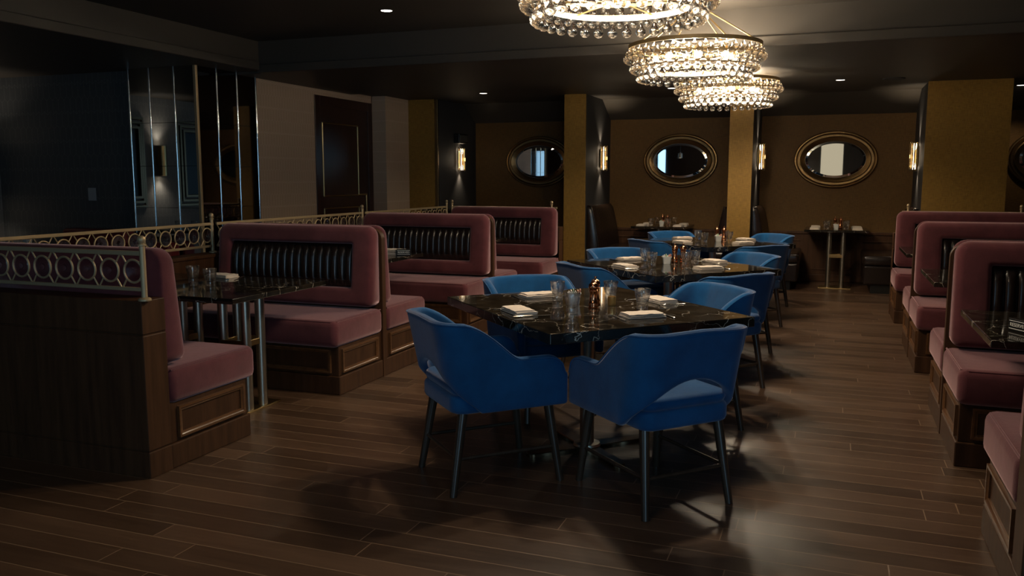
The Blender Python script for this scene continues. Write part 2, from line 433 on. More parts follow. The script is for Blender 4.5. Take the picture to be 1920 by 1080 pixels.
# the wall behind the camera, with daylight windows and a pale panel
wins = [(-5.32, -4.98), (-3.52, -2.62), (1.0, 3.3)]
m = MB(); px = XL
for a, b_ in wins:
    m.box((px, YN - .12, 0), (a, YN, ZT + .05)); m.box((a, YN - .12, 0), (b_, YN, .30)); m.box((a, YN - .12, 2.40), (b_, YN, ZT + .05)); px = b_
m.box((px, YN - .12, 0), (XR, YN, ZT + .05))
struct('wall_front', m, M['doorwood'])
for i, (a, b_) in enumerate(wins):
    w = struct('window_%d' % (i + 1), MB().box((a, YN - .10, .30), (b_, YN - .07, 2.40)), M['daylight'])
    m = MB()
    for x0, x1, z0, z1 in ((a, a + .06, .3, 2.4), (b_ - .06, b_, .3, 2.4), (a + .06, b_ - .06, .3, .36), (a + .06, b_ - .06, 2.34, 2.4)):
        m.box((x0, YN - .065, z0), (x1, YN + .02, z1), .006)
    m.build('window_frame', M['black'], w)
M['panelglow'] = emission('glowing_beige_panel', (.62, .53, .37), .75)  # glow added to the pale panel to brighten its mirror reflection
pn = struct('window_4', MB().box((-.36, YN, .2), (.26, YN + .04, 2.5)), M['panelglow'])
MB().box((-.40, YN, .15), (-.36, YN + .06, 2.54), .004).box((.26, YN, .15), (.30, YN + .06, 2.54), .004).build('window_frame', M['black'], pn)

# ceiling: lower soffit with two raised trays, sloping down into the alcoves
T1 = (-5.72, 2.7, -1.6, 7.63)
m = MB()
def soff(x0, x1, y0, y1, z=ZC): m.box((x0, y0, z), (x1, y1, ZC + .06))
soff(XL, T1[0], YN, T1[3] + .05); soff(T1[1], XR, YN, T1[3] + .05); soff(T1[0], T1[1], YN, T1[2])
soff(XL, XR, T1[3] + .04, 9.97, ZS); soff(XL, XR, 9.97, YF + .9)
x0, x1, y0, y1 = T1
m.box((x0 - .02, y0 - .02, ZT), (x1 + .02, y1 + .02, ZT + .05))
m.box((x0 - .05, y0 - .05, ZC + .05), (x0, y1 + .05, ZT)); m.box((x1, y0 - .05, ZC + .05), (x1 + .05, y1 + .05, ZT))
m.box((x0, y0 - .05, ZC + .05), (x1, y0, ZT)); m.box((x0, y1, ZS), (x1, y1 + .05, ZT))
# sloping part over the alcoves
m.loft([[(x, YF + .9, ZC), (x, YB + .02, 2.29), (x, YB + .02, 2.66), (x, YF + .9, ZC + .06)] for x in (-6.4, XR)])
struct('ceiling', m, M['ceilpaint'])
m = MB().box((T1[0], T1[3] - .03, ZS), (T1[1], T1[3] + .01, ZS + .085), .008).box((T1[0] - .01, T1[2], ZC), (T1[0] + .03, T1[3] - .03, ZC + .085), .008)
struct('trim_8', m, M['ceilpaint'])

# ------------------------------------------------------------------ booths
BW = 1.38      # length of a booth seat, from the aisle inwards
def leather_panel(sx, d, x0, x1, z0, z1, yf, lean):
    """vertical channels; x measured from aisle inwards, d = +1/-1 facing direction"""
    nch = max(3, round((x1 - x0) / .060)); per = 8
    nx = nch * per; nz = 10
    loops = []
    for iz in range(nz + 1):
        t = iz / nz; z = z0 + (z1 - z0) * t; row = []
        bul = (1 - (2 * t - 1) ** 4)
        for ix in range(nx + 1):
            ph = (ix % per) / per
            chn = sqrt(max(0, 1 - (2 * ph - 1) ** 2)) if 0 < ph < 1 else 0
            y = yf(z) + d * (.004 + .020 * bul + .017 * chn * (.35 + .65 * bul))
            row.append((sx * (x0 + (x1 - x0) * ix / nx), y, z))
        loops.append(row)
    mb = MB(); mb.loft(loops, closed=False)
    return mb
def molding(mb, P, a0, a1, b0, b1, w=.026, t=.016):
    """picture-frame molding; P(a,b,c) maps plane coords + outward offset to 3D"""
    prof = [(0, 0), (0, t), (w * .45, t), (w * .75, t * .55), (w, t * .45), (w, 0)]
    loops = []
    for (ins, out) in prof:
        loops.append([P(a0 + ins, b0 + ins, out), P(a1 - ins, b0 + ins, out), P(a1 - ins, b1 - ins, out), P(a0 + ins, b1 - ins, out)])
    mb.loft(loops, False, False)
def booth(name, label, sx, kind, loc, group):
    """sx=-1: seat runs to -X from the aisle face, +1: to +X. kind: double / near (looks +Y) / far (looks -Y)"""
    t = thing(name, label, 'booth', loc, 0, group)
    dirs = {'double': (-1, 1), 'near': (1,), 'far': (-1,)}[kind]
    def X(x): return sx * x
    for d in dirs:
        y0 = .026 if kind == 'double' else 0.0
        base = MB().box((X(.012), d * y0, .125), (X(BW), d * .595, .33), .004)
        base.box((X(.0), d * y0, 0), (X(BW), d * .610, .125), .006)
        bo = base.build('seat_base', M['walnut'], t)
        mo = MB()
        molding(mo, lambda a, b, c: (X(.012 - c), d * a, b), y0 + .06, .565, .145, .305)
        molding(mo, lambda a, b, c: (X(a), d * (.595 + c), b), .07, BW - .1, .145, .305)
        mo.build('panel_molding', M['walnut_h'], bo)
        cu = MB().box((X(-.012), d * (y0 + .005), .325), (X(BW - .01), d * .665, .505), .042, 4)
        co = cu.build('seat_cushion', M['mauve'], t, angle=60)
        pi_ = MB()
        zc_ = .496; e = .016
        pi_.tube([(X(BW - .02), d * (.665 - e), zc_), (X(-.012 + e + .03), d * (.665 - e), zc_), (X(-.012 + e), d * (.665 - e - .03), zc_), (X(-.012 + e), d * (y0 + .02), zc_)], .0045, 8)
        pi_.build('piping', M['mauve'], co)
        # backrest: wedge cushion with a recessed channelled leather panel
        zb, zt = .522, 1.095
        def front(z): return d * (.165 - .060 * (z - zb) / (zt - zb))
        yb = d * (y0 + .002)
        x0, x1 = .012, BW - .02
        cx, hw = (x0 + x1) / 2, (x1 - x0) / 2; cz, hh = (zb + zt) / 2, (zt - zb) / 2
        ix0, ix1, iz0, iz1 = .19, BW - .14, .655, .968
        icx, ihw = (ix0 + ix1) / 2, (ix1 - ix0) / 2; icz, ihh = (iz0 + iz1) / 2, (iz1 - iz0) / 2
        loops = []
        R = (.075, .075, .05, .05)
        def loop(c0, h0, c1, h1, r, yfun):
            rr = tuple(max(.004, q) for q in r)
            return [(X(x), yfun(z), z) for x, z in rrect(c0, c1, h0, h1, rr)]
        loops.append(loop(cx, hw - .012, cz, hh - .012, R, lambda z: yb))
        loops.append(loop(cx, hw, cz, hh, R, lambda z: yb + d * .012))
        for k in range(0, 6):
            a = k / 5 * pi / 2; b_ = .045
            ins = b_ * (1 - cos(a)); 
            loops.append(loop(cx, hw - ins, cz, hh - ins, tuple(q - ins * .6 for q in R), lambda z, a=a: front(z) - d * b_ * (1 - sin(a))))
        for k in range(0, 5):
            a = k / 4 * pi / 2; b_ = .028
            ins = b_ * (1 - sin(a))
            loops.append(loop(icx, ihw + ins, icz, ihh + ins, (.012 + ins * .5,) * 4, lambda z, a=a: front(z) - d * b_ * (1 - cos(a)) ))
        loops.append(loop(icx, ihw, icz, ihh, (.012,) * 4, lambda z: front(z) - d * .055))
        bk = MB(); bk.loft(loops, True, True)
        bko = bk.build('backrest', M['mauve'], t, angle=62)
        lp = leather_panel(sx, d, ix0 + .003, ix1 - .003, iz0 + .003, iz1 - .003, lambda z: front(z) - d * .050, 0)
        lo = lp.build('leather_panel', M['leather'], bko, angle=80); lo['label'] = 'dark brown channelled leather inset'
        # piping round the outer front edge
    if kind == 'double':
        # wooden divider with rounded top corner
        pts = [(-.004, 0), (-.004, 1.0)] + [(-.004 + .075 * (1 - cos(a * pi / 12)), 1.0 + .075 * sin(a * pi / 12)) for a in range(1, 7)] + [(BW, 1.075), (BW, 0)]
        m = MB(); m.loft([[(X(x), y, z) for x, z in pts] for y in (-.025, .025)])
        m.build('divider_panel', M['walnut'], t, angle=25)
    else:
        d = dirs[0]; xe = -.004
        m = MB()
        ya, yb_ = (-d * .150, -d * .001)
        for z0, z1 in ((0, .128), (.135, .695), (.702, .862)):
            m.box((X(xe), ya, z0), (X(BW), yb_, z1), .004)
        m.box((X(xe + .006), ya * .96, .12), (X(BW - .01), yb_, .71))
        m.build('end_panel', M['walnut'], t)
    return t
LM = [3.20, 5.345, 7.47, 9.56]; RM = [3.15, 5.22, 7.43, 9.74]
LX, RX = -3.0, .63
GL = 'booth seats along the left side'; GR = 'booth seats along the right side'
booth('dining_booth', 'mauve velvet booth at the front left, backed by a wood panel with gold rail', -1, 'near', (LX, LM[0], 0), GL)
booth('dining_booth', 'double-sided mauve booth just behind the front left table', -1, 'double', (LX, LM[1], 0), GL)
booth('dining_booth', 'double-sided mauve booth, second back in the left row, behind the left reserved sign', -1, 'double', (LX, LM[2], 0), GL)
booth('dining_booth', 'mauve booth seat at the far end of the left row, next to a gold pillar', -1, 'far', (LX, LM[3], 0), GL)
booth('dining_booth', 'mauve velvet booth seat cut off by the bottom right corner of the photo', 1, 'near', (RX, RM[0], 0), GR)
booth('dining_booth', 'double-sided mauve booth, nearest of the right row seen from its leather side', 1, 'double', (RX, RM[1], 0), GR)
booth('dining_booth', 'double-sided mauve booth in the middle of the right row', 1, 'double', (RX, RM[2], 0), GR)
booth('dining_booth', 'mauve booth at the far end of the right row before the wide gold pillar', 1, 'far', (RX, RM[3], 0), GR)

# ------------------------------------------------------------------ brass railings
def railing(label, p0, p1, posts, cells, z0=.862, group='gold ring railings'):
    p0 = Vector((p0[0], p0[1], 0)); p1 = Vector((p1[0], p1[1], 0)); Ld = (p1 - p0).length
    rz = atan2(p1.y - p0.y, p1.x - p0.x)
    t = thing('railing', label, 'railing', (p0.x, p0.y, z0), rz, group)
    zt, zb = .222, .052
    MB().box((0, -.008, zt - .011), (Ld, .008, zt + .011), .003).build('top_rail', M['railbrass'], t)
    MB().box((0, -.008, zb - .009), (Ld, .008, zb + .009), .003).build('bottom_rail', M['railbrass'], t)
    zm = (zt + zb) / 2; n = cells; w = Ld / n; ro = .054
    ring_o = None; disc_o = None
    for k in range(n):
        cx = (k + .5) * w
        if ring_o is None:
            m = MB(); m.tube([(ro * cos(a * pi / 14), 0, ro * sin(a * pi / 14)) for a in range(28)], .0055, 8, closed=True)
            ring_o = m.build('ring', M['railbrass'], t, loc=(cx, 0, zm))
            m = MB()
            loops = []
            for rr, yy in ((.0505, .0), (.045, .003), (.018, .0045), (.010, .010), (.002, .013)):
                loops.append([(rr * cos(a * pi / 8), -yy, rr * sin(a * pi / 8)) for a in range(16)])
            back = [[(x, -y, z) for x, y, z in lp] for lp in reversed(loops)]
            m.loft(back + loops[1:])
            disc_o = m.build('glass_disc', M['discglass'], t, loc=(cx, 0, zm), angle=10)
        else:
            for src in (ring_o, disc_o):
                c = src.copy(); COL.objects.link(c); c.parent = t; c.location = (cx, 0, zm)
    bars = {}
    for k in range(n + 1):
        cx = k * w
        for sgn in (-1, 1):
            if (k == 0 and sgn < 0) or (k == n and sgn > 0): continue
            qx = sgn * (w / 2 - ro * .74)
            for ze, zr in ((zt, zm + ro * .68), (zb, zm - ro * .68)):
                key = (sgn, ze)
                if key not in bars:
                    bars[key] = MB().cyl((0, 0, ze), (qx, 0, zr), .0042, seg=6).build('diamond_bar', M['railbrass'], t, loc=(cx, 0, 0))
                else:
                    c = bars[key].copy(); COL.objects.link(c); c.parent = t; c.location = (cx, 0, 0)
    for px_ in posts:
        m = MB().lathe([(.0, 0), (.030, 0), (.030, .008), (.024, .014), (.014, .016), (.0135, .255), (.018, .258), (.018, .265), (.012, .268),
                        (.017, .278), (.019, .288), (.016, .299), (.008, .305), (0, .306)], 18, (px_, 0, 0), (False, False))
        m.build('post', M['railbrass'], t)
    return t
railing('gold ring railing on the wood end panel of the front left booth', (-4.42, 3.075), (-2.985, 3.075), (1.435 - .012,), 10)
RXL = -4.47
railing('gold ring railing on the low wall, nearest section behind the front left table', (RXL, 3.15), (RXL, 5.32), (2.155,), 15)
railing('gold ring railing on the low wall, section in front of the taupe wall and door', (RXL, 5.36), (RXL, 7.57), (2.195,), 15)
railing('gold ring railing on the low wall, farthest section near the left gold pillar', (RXL, 7.61), (RXL, 9.60), (1.975,), 14)
railing('gold rail with ball posts behind the farthest left booth', (-4.42, 9.64), (-3.05, 9.64), (.0, 1.30), 9)
railing('gold rail with ball posts behind the farthest right booth', (.70, 9.84), (2.0, 9.84), (.06, 1.10), 9)
m = MB().box((RXL - .07, 3.06, 0), (RXL + .07, 9.72, .835)).box((RXL - .085, 3.05, .835), (RXL + .085, 9.73, .862), .005)
struct('wall_low_left', m, M['walnut'])

# ------------------------------------------------------------------ tables
def booth_table(label, loc, w, d_, group, legx, legy=.15, ttop=.765):
    """w along X, d_ along Y; loc = centre; legx = x offsets of the two leg pairs"""
    t = thing('booth_table', label, 'table', loc, 0, group)
    MB().box((-w / 2, -d_ / 2, ttop - .032), (w / 2, d_ / 2, ttop), .004).build('table_top', M['marble'], t)
    for (lx, ly, along) in legx:
        hx, hy = (.13, .20) if along == 'y' else (.20, .13)
        MB().box((lx - hx, ly - hy, 0), (lx + hx, ly + hy, .012), .003).build('base_plate', M['brass'], t)
        for sx_ in (-1, 1):
            for sy in (-1, 1):
                MB().lathe([(.030, .012), (.030, ttop - .032)], 20, (lx + sx_ * .085, ly + sy * .070, 0)).build('leg', M['steel'], t)
        m = MB()
        for q in (-1, 1):
            m.box((lx - .085, ly + q * .085 - .014, .405), (lx + .085, ly + q * .085 + .014, .445), .003)
            m.box((lx + q * .085 - .014, ly - .085, .406), (lx + q * .085 + .014, ly + .085, .444), .003)
        m.build('joint_block', M['brass'], t)
    return t
GT = 'black marble booth tables'
booth_table('black marble table at the front left booth on tall metal tube legs', (-3.74, 4.29, 0), 1.28, .94, GT, [(.33, -.01, 'y'), (-.15, -.01, 'y')])
booth_table('black marble booth table holding a reserved sign and folded napkins, second on the left', (-3.90, 6.40, 0), .94, .90, GT, [(.20, 0, 'y')])
booth_table('black marble booth table at the far left, with a reserved sign before the last booth', (-3.90, 8.52, 0), .94, .90, GT, [(.20, 0, 'y')])
booth_table('black marble table at the front right booth, cut off by the photo edge', (1.275, 4.38, 0), 1.26, .90, GT, [(-.22, 0, 'y'), (.30, 0, 'y')])
booth_table('black marble table between the right booths, second from the front', (1.275, 6.50, 0), 1.26, .90, GT, [(-.22, 0, 'y'), (.30, 0, 'y')])
booth_table('black marble table between the two farthest right booths', (1.275, 8.72, 0), 1.26, .90, GT, [(-.22, 0, 'y'), (.30, 0, 'y')])
GA = 'marble tables in the alcoves'
booth_table('small marble table in the alcove under the middle oval mirror', (-2.24, 12.10, 0), .76, .80, GA, [(.08, -.22, 'x')], ttop=.77)
booth_table('small marble table under the right oval mirror on two brass legs', (.07, 12.10, 0), .78, .80, GA, [(.01, -.22, 'x')], ttop=.77)

def square_table(label, loc, group, ped=(0, 0)):
    t = thing('dining_table', label, 'table', loc, radians(45), group)
    MB().box((-.57, -.66, .700), (.57, .66, .750), .004).build('table_top', M['marble'], t)
    c = (ped[0], ped[1], 0)
    MB().lathe([(.075, .016), (.070, .03), (.038, .034), (.038, .690), (.10, .693), (.10, .700)], 24, c, (True, True)).build('column', M['steel'], t)
    m = MB()
    for k in range(4):
        # prongs point at the table corners seen in the photo
        a = pi / 2 * k
        loops = []
        for z in (0, .014, .018):
            ins = .004 if z == .018 else 0
            outl = [(-.0, -.042 + ins), (.32, -.036 + ins)] + [(.32 + (.036 - ins) * sin(q * pi / 8), -(.036 - ins) * cos(q * pi / 8)) for q in range(1, 8)] + [(.32, .036 - ins), (0, .042 - ins)]
            loops.append([(c[0] + x * cos(a) - y * sin(a), c[1] + x * sin(a) + y * cos(a), z) for x, y in outl])
        m.loft(loops)
    m.build('cross_base', M['bronze'], t)
    return t
TC = [(-1.20, 4.37), (-1.20, 6.76), (-1.20, 9.45)]
GD = 'diamond-set dining tables down the middle'
# local axes are turned 45 degrees; pedestal offset given in them
def loc45(i, dx, dy):
    c = TC[i]; k = sqrt(.5); return (c[0] + k * dx - k * dy, c[1] + k * dx + k * dy)
square_table('nearest black marble dining table with two copper mills and blue chairs round it', (*TC[0], 0), GD, (-.06, -.10))
square_table('middle black marble dining table in the row of blue chairs', (*TC[1], 0), GD)
square_table('farthest black marble dining table in the row of blue chairs', (*TC[2], 0), GD)

# ------------------------------------------------------------------ blue armchair
def chair_proto():
    t = thing('armchair', '', 'chair', (0, 0, 0), 0, 'blue velvet armchairs round the middle tables')
    W, RY, FY, CR = .285, -.275, .265, .13
    path = []       # (x, y, nx, ny, s)
    n1, n2, n3 = 26, 10, 10
    for k in range(n1): path.append((-W, FY + (RY + CR - FY) * k / n1, -1, 0))
    for k in range(n2):
        a = pi + (pi / 2) * k / n2; path.append((-W + CR + CR * cos(a), RY + CR + CR * sin(a), cos(a), sin(a)))
    for k in range(n3 + 1): path.append((-W + CR + (2 * W - 2 * CR) * k / n3, RY, 0, -1))
    half = path[:n1 + n2]
    for (x, y, nx, ny) in reversed(half): path.append((-x, y, -nx, ny))
    S = lambda e0, e1, v: (lambda q: q * q * (3 - 2 * q))(max(0, min(1, (v - e0) / (e1 - e0))))
    Lback = CR * pi / 2 + (W - CR)
    loops = []; top_edge = []; bot_edge = []
    acc = 0
    for i, (x, y, nx, ny) in enumerate(path):
        # how far round towards the back centre
        if ny == 0: sback = 0.0
        else:
            if abs(nx) > 1e-6: sback = CR * atan2(-ny, abs(nx))
            else: sback = CR * pi / 2 + (W - CR) - abs(x)
        f = sback / Lback
        ztop = .628 + .172 * S(.045, -.175, y) + .012 * f
        e = (FY - y)
        if e < .09: ztop -= .085 * (1 - sqrt(max(0, 1 - (1 - e / .09) ** 2)))
        if f > 0: zbot = .385 + .205 * sin(min(1, f * 1.02) * pi / 2) ** 1.15
        else: zbot = .385
        if y < -.06 and f == 0: zbot = .385
        lean = .20 * S(.0, -.2, y)
        th = .046
        sect = []
        def P(z, off):
            k = max(0, z - .42)
            flare = .045 * k
            ox = x * (1 + flare * 1.2) + nx * 0
            oy = y - lean * k
            return (ox + nx * (off), oy + ny * off, z)
        nv = 7
        for v in range(nv + 1):
            z = zbot + .012 + (ztop - .020 - zbot - .012) * v / nv
            sect.append(P(z, 0))
        for q in range(1, 6):
            a = q * pi / 6; sect.append(P(ztop - .020 + .020 * sin(a), -th / 2 + th / 2 * cos(a)))
        for v in range(nv, -1, -1):
            z = zbot + .012 + (ztop - .020 - zbot - .012) * v / nv
            sect.append(P(z, -th))
        for q in range(1, 4):
            a = q * pi / 4; sect.append(P(zbot + .012 - .012 * sin(a), -th / 2 - th / 2 * cos(a)))
        loops.append(sect)
        top_edge.append(P(ztop - .008, .001)); bot_edge.append(P(zbot + .010, .001))
    def endcap(lp, dy):
        c = Vector((0, 0, 0))
        for p in lp: c += Vector(p)
        c /= len(lp)
        out = []
        for sca, f_ in ((.93, .6), (.70, 1.0)):
            out.append([((c.x + (p[0] - c.x) * sca), p[1] + dy * f_, c.z + (p[2] - c.z) * (1 - (1 - sca) * .25)) for p in lp])
        return out
    e0 = endcap(loops[0], .016); e1 = endcap(loops[-1], .016)
    full = [e0[1], e0[0]] + loops + [e1[0], e1[1]]
    m = MB(); m.loft(full); so = m.build('backrest', M['blue'], t, angle=70)
    m = MB(); m.tube(top_edge, .0038, 6); m.build('piping', M['blue'], so)
    # seat: lower box and crowned cushion
    def pad(z0, z1, hw, yb, yf, crown, bev):
        mb = MB(); lp = []
        prof = [(bev, z0), (bev * .3, z0 + bev * .3), (0, z0 + bev)] + [(0, z1 - bev)] + [(bev * (1 - cos(a)), z1 - bev + bev * sin(a)) for a in (pi / 8, pi / 4, 3 * pi / 8, pi / 2)]
        cy, hh = (yb + yf) / 2, (yf - yb) / 2
        for ins, z in prof:
            lp.append([(px_, py, z) for px_, py in rrect(0, cy, hw - ins, hh - ins, max(.02, .07 - ins))])
        for sca in (.75, .45, .15):
            zz = z1 + crown * (1 - sca ** 2)
            lp.append([(px_ * sca, cy + (py - cy) * sca, zz) for px_, py in rrect(0, cy, hw - bev, hh - bev, .05)])
        mb.loft(lp); return mb
    pad(.375, .462, .236, -.268, .285, .0, .022).build('seat_base', M['blue'], t, angle=60)
    pad(.458, .512, .232, -.262, .292, .022, .025).build('seat_cushion', M['blue'], t, angle=60)
    tops = {}
    for sx_ in (-1, 1):
        for sy in (-1, 1):
            a = Vector((sx_ * .195, sy * .215 + .005, .385)); b_ = Vector((sx_ * .225, sy * .272, 0))
            MB().cyl(a, b_, .0235, .0165, 14).build('leg', M['darkwood'], t)
            tops[(sx_, sy)] = a.lerp(b_, .56)
    for a, b_ in (((-1, -1), (-1, 1)), ((1, -1), (1, 1)), ((-1, -1), (1, -1))):
        MB().cyl(tops[a], tops[b_], .009, seg=10).build('stretcher', M['darkwood'], t)
    return Proto(t)
CH = chair_proto()
def face(ang): return radians(ang - 90)       # chair local +Y looks along world angle ang
chairs = [
 (-1.51, 3.70, 45, 'blue velvet armchair in the left foreground, back turned, at the nearest marble table'),
 (-.72, 3.74, 137, 'blue velvet armchair in the centre foreground with open arched back showing its seat'),
 (-.78, 4.86, 222, 'blue armchair tucked in at the far right side of the nearest marble table'),
 (-1.65, 4.91, -45, 'blue armchair at the far left side of the nearest marble table'),
 (-.74, 5.93, 142, 'blue armchair with its back to the camera at the right front of the middle table'),
 (-1.55, 6.20, 45, 'blue armchair with its back to the camera at the left front of the middle table'),
 (-.77, 7.18, 222, 'blue armchair tucked in at the far right side of the middle table'),
 (-1.64, 7.30, -45, 'blue armchair at the far left side of the middle table'),
 (-.76, 8.52, 140, 'blue armchair with its back to the camera at the right front of the farthest table'),
 (-1.60, 8.85, 45, 'blue armchair with its back to the camera at the left front of the farthest table'),
 (-.77, 9.88, 222, 'blue armchair at the far right side of the farthest table'),
 (-1.63, 9.95, -45, 'blue armchair at the far left side of the farthest table'),
]
for x, y, a, lb in chairs: CH.put((x, y, 0), face(a), lb)

# ------------------------------------------------------------------ tableware
def tumbler_proto():
    H, R0, R1 = .108, .0285, .0425
    o = [(0.0, 0), (R0, 0), (R0 + .003, .012), (R0 + .001, .026), (.034, .05), (.040, .075), (R1, H - .002), (R1 - .0012, H)]
    i = [(R1 - .0026, H - .002), (.0375, .075), (.0315, .05), (.026, .034), (.018, .026), (0, .024)]
    m = MB().lathe(o + i, 28, caps=(False, False))
    ob = m.build('tumbler', M['tumbler'], angle=60); return Proto(tag(ob, '', 'glass'))
def mill_proto():
    t = thing('pepper_mill', '', 'mill')
    MB().lathe([(0, 0), (.026, 0), (.027, .008), (.0235, .012), (.0235, .020), (.026, .023), (.026, .030), (.0225, .034), (.0195, .055), (.0185, .075), (.021, .088), (.0235, .093), (.0235, .098), (.019, .101), (0, .101)], 24, caps=(False, False)).build('body', M['copper'], t)
    MB().lathe([(0, .101), (.021, .102), (.025, .108), (.0265, .118), (.024, .129), (.015, .137), (.006, .140), (.0045, .146), (.008, .150), (.007, .156), (0, .158)], 24, caps=(False, False)).build('head', M['copper'], t)
    return Proto(t)
def ramekin_proto():
    t = thing('sugar_caddy', '', 'caddy')
    loops = []
    for hw, z in ((.020, 0), (.026, .0), (.028, .004), (.034, .052), (.037, .056), (.037, .060), (.0345, .060), (.031, .050), (.025, .008), (.005, .007)):
        loops.append([(x, y, z) for x, y in rrect(0, 0, hw, hw, min(.008, hw * .5), 4)])
    m = MB().loft(loops); m.build('dish', M['ceramic'], t)
    for k in range(6):
        mt = (M['packetw'], M['packetw'], M['packetg'], M['packetw'], M['packetp'], M['packetp'])[k]
        rot = Matrix.Translation((-.022 + .009 * k, .003 * (k % 2), .012)) @ Matrix.Rotation(radians(-6 + 3 * k), 4, 'Y')
        m = MB().box((-.0022, -.022, 0), (.0022, .022, .056 + .006 * (k % 3)), .001, 1, rot)
        m.build('sachet', mt, t)
    return Proto(t)
def napkin_proto():
    m = MB()
    def layer(hw, hh, z, th, dx, dy, rot, fold=.5):
        R_ = Matrix.Translation((dx, dy, z)) @ Matrix.Rotation(radians(rot), 4, 'Z')
        loops = []; n = 14
        for k in range(n + 1):
            x = -hw + 2 * hw * k / n
            sag = .0022 * sin(k * 1.1 + z * 300) + .0035 * (abs(x) / hw) ** 3 * -1
            sec = []
            for q in range(12):
                a = 2 * pi * q / 12
                yy = hh * (1 if cos(a) > 0 else -1) * min(1, abs(cos(a)) * 1.35)
                zz = th / 2 + th / 2 * sin(a) * (1 if abs(cos(a)) < .95 else .6)
                sec.append(R_ @ Vector((x, yy, zz + max(0, sag) if z > 0 else zz)))
            loops.append(sec)
        m.loft(loops)
    layer(.102, .060, 0, .0085, 0, 0, 0); layer(.100, .058, .0075, .0085, .003, .002, 1.5); layer(.094, .054, .0150, .0090, -.004, -.002, -2)
    # loose corner tucked under on the left
    o = m.build('napkin', M['napkin'], angle=50); return Proto(tag(o, '', 'napkin'))
def fork_proto():
    m = MB()
    def strip(pts):  # (y, halfwidth, z)
        loops = []
        for y, hw, z in pts:
            loops.append([(-hw, y, z), (-hw * .5, y, z + .0016), (hw * .5, y, z + .0016), (hw, y, z), (hw * .5, y, z - .0012), (-hw * .5, y, z - .0012)])
        m.loft(loops)
    strip([(-.095, .006, .003), (-.085, .0085, .003), (-.04, .0045, .004), (.02, .003, .007), (.038, .004, .009), (.045, .0115, .008), (.056, .0125, .005)])
    for x in (-.0095, -.0032, .0032, .0095):
        m.cyl((x, .055, .005), (x * .95, .082, .003), .0017, .0010, 6).cyl((x * .95, .082, .003), (x * .9, .100, .0062), .0012, .0006, 6)
    o = m.build('fork', M['cutlery']); return Proto(tag(o, '', 'fork'))
def knife_proto():
    m = MB(); loops = []
    for y, hw, h in ((-.105, .005, .0025), (-.098, .0085, .004), (-.05, .0080, .004), (0, .0055, .0035), (.01, .008, .0016), (.06, .0098, .0012), (.095, .0075, .001), (.108, .002, .0008)):
        loops.append([(-hw, y, h), (0, y, 2 * h), (hw, y, h), (0, y, .0002)])
    m.loft(loops); o = m.build('table_knife', M['cutlery']); return Proto(tag(o, '', 'knife'))
TU, MI, RA, NA, FO, KN = tumbler_proto(), mill_proto(), ramekin_proto(), napkin_proto(), fork_proto(), knife_proto()
def votive(loc, label):
    m = MB().lathe([(0, 0), (.020, 0), (.0225, .004), (.0225, .050), (.0205, .050), (.0195, .008), (0, .007)], 20, caps=(False, False))
    o = m.build('votive_cup', M['wax'], loc=loc); return tag(o, label, 'votive')
def sign(label, loc, rz):
    t = thing('reserved_sign', label, 'sign', loc, rz, 'reserved signs')
    MB().box((-.062, -.016, 0), (.062, .016, .055), .003).build('block', M['black'], t)
    cu = bpy.data.curves.new('txt', 'FONT'); cu.body = 'RESERVED'; cu.align_x = 'CENTER'; cu.align_y = 'CENTER'; cu.size = .0225; cu.extrude = .0004
    tmp = bpy.data.objects.new('txt', cu); COL.objects.link(tmp)
    me = bpy.data.meshes.new_from_object(tmp.evaluated_get(bpy.context.evaluated_depsgraph_get()))
    bpy.data.objects.remove(tmp); bpy.data.curves.remove(cu)
    me.transform(Matrix.Translation((0, -.0166, .028)) @ Matrix.Rotation(pi / 2, 4, 'X'))
    me.name = 'lettering'; me.materials.append(M['white'])
    o = bpy.data.objects.new('lettering', me); COL.objects.link(o); o.parent = t; o['label'] = 'white letters reading RESERVED'
    m = MB().box((-.055, -.0172, .044), (.055, -.0155, .0465)).box((-.055, -.0172, .0095), (.055, -.0155, .012))
    m.build('border_line', M['white'], t)
    return t

tname = ['nearest marble table', 'middle marble table', 'farthest marble table']
sides = {'L': 'left front', 'FL': 'left rear', 'R': 'right front', 'FR': 'right rear'}
# place settings, in each table's own axes (x towards the far right side, y towards the far left side)
place = {'L': (-.44, -.05, -90), 'FL': (-.09, .44, 180), 'R': (.06, -.43, 0), 'FR': (.43, -.03, 90)}
glassp = [{'L': (-.20, -.18), 'FL': (-.05, .27), 'R': (.20, -.215), 'FR': (.22, .14)},
          {'L': (-.20, -.06), 'FL': (-.03, .30), 'R': (.06, -.15), 'FR': (.22, -.05)},
          {'L': (-.22, -.14), 'FL': (-.02, .24), 'R': (.14, -.10), 'FR': (.26, .12)}]
for i in range(3):
    for k, (dx, dy, rz) in place.items():
        x, y = loc45(i, dx, dy); rot = radians(45 + rz) + random.uniform(-.08, .08)
        NA.put((x, y, .7502), rot, 'folded beige napkin at the %s side of the %s' % (sides[k], tname[i]), 'napkins on the middle tables')
        if i < 2:
            for pr, off, nm in ((FO, -.135, 'steel fork'), (KN, .135, 'steel knife')):
                ox, oy = off * cos(rot) - .012 * sin(rot), off * sin(rot) + .012 * cos(rot)
                pr.put((x + ox, y + oy, .7503), rot + random.uniform(-.06, .06), '%s beside the %s napkin of the %s' % (nm, sides[k], tname[i]), 'cutlery on the middle tables')
        gx, gy = loc45(i, *glassp[i][k])
        TU.put((gx, gy, .7503), random.uniform(0, 3), 'clear tumbler by the %s napkin on the %s' % (sides[k], tname[i]), 'tumblers on the middle tables')
mills = [[(.045, .01), (-.028, -.095)], [(.12, .09), (.17, .045)], [(.13, .10), (.19, .05)]]
rams = [(-.03, .11), (0., .03), (.04, -.04)]
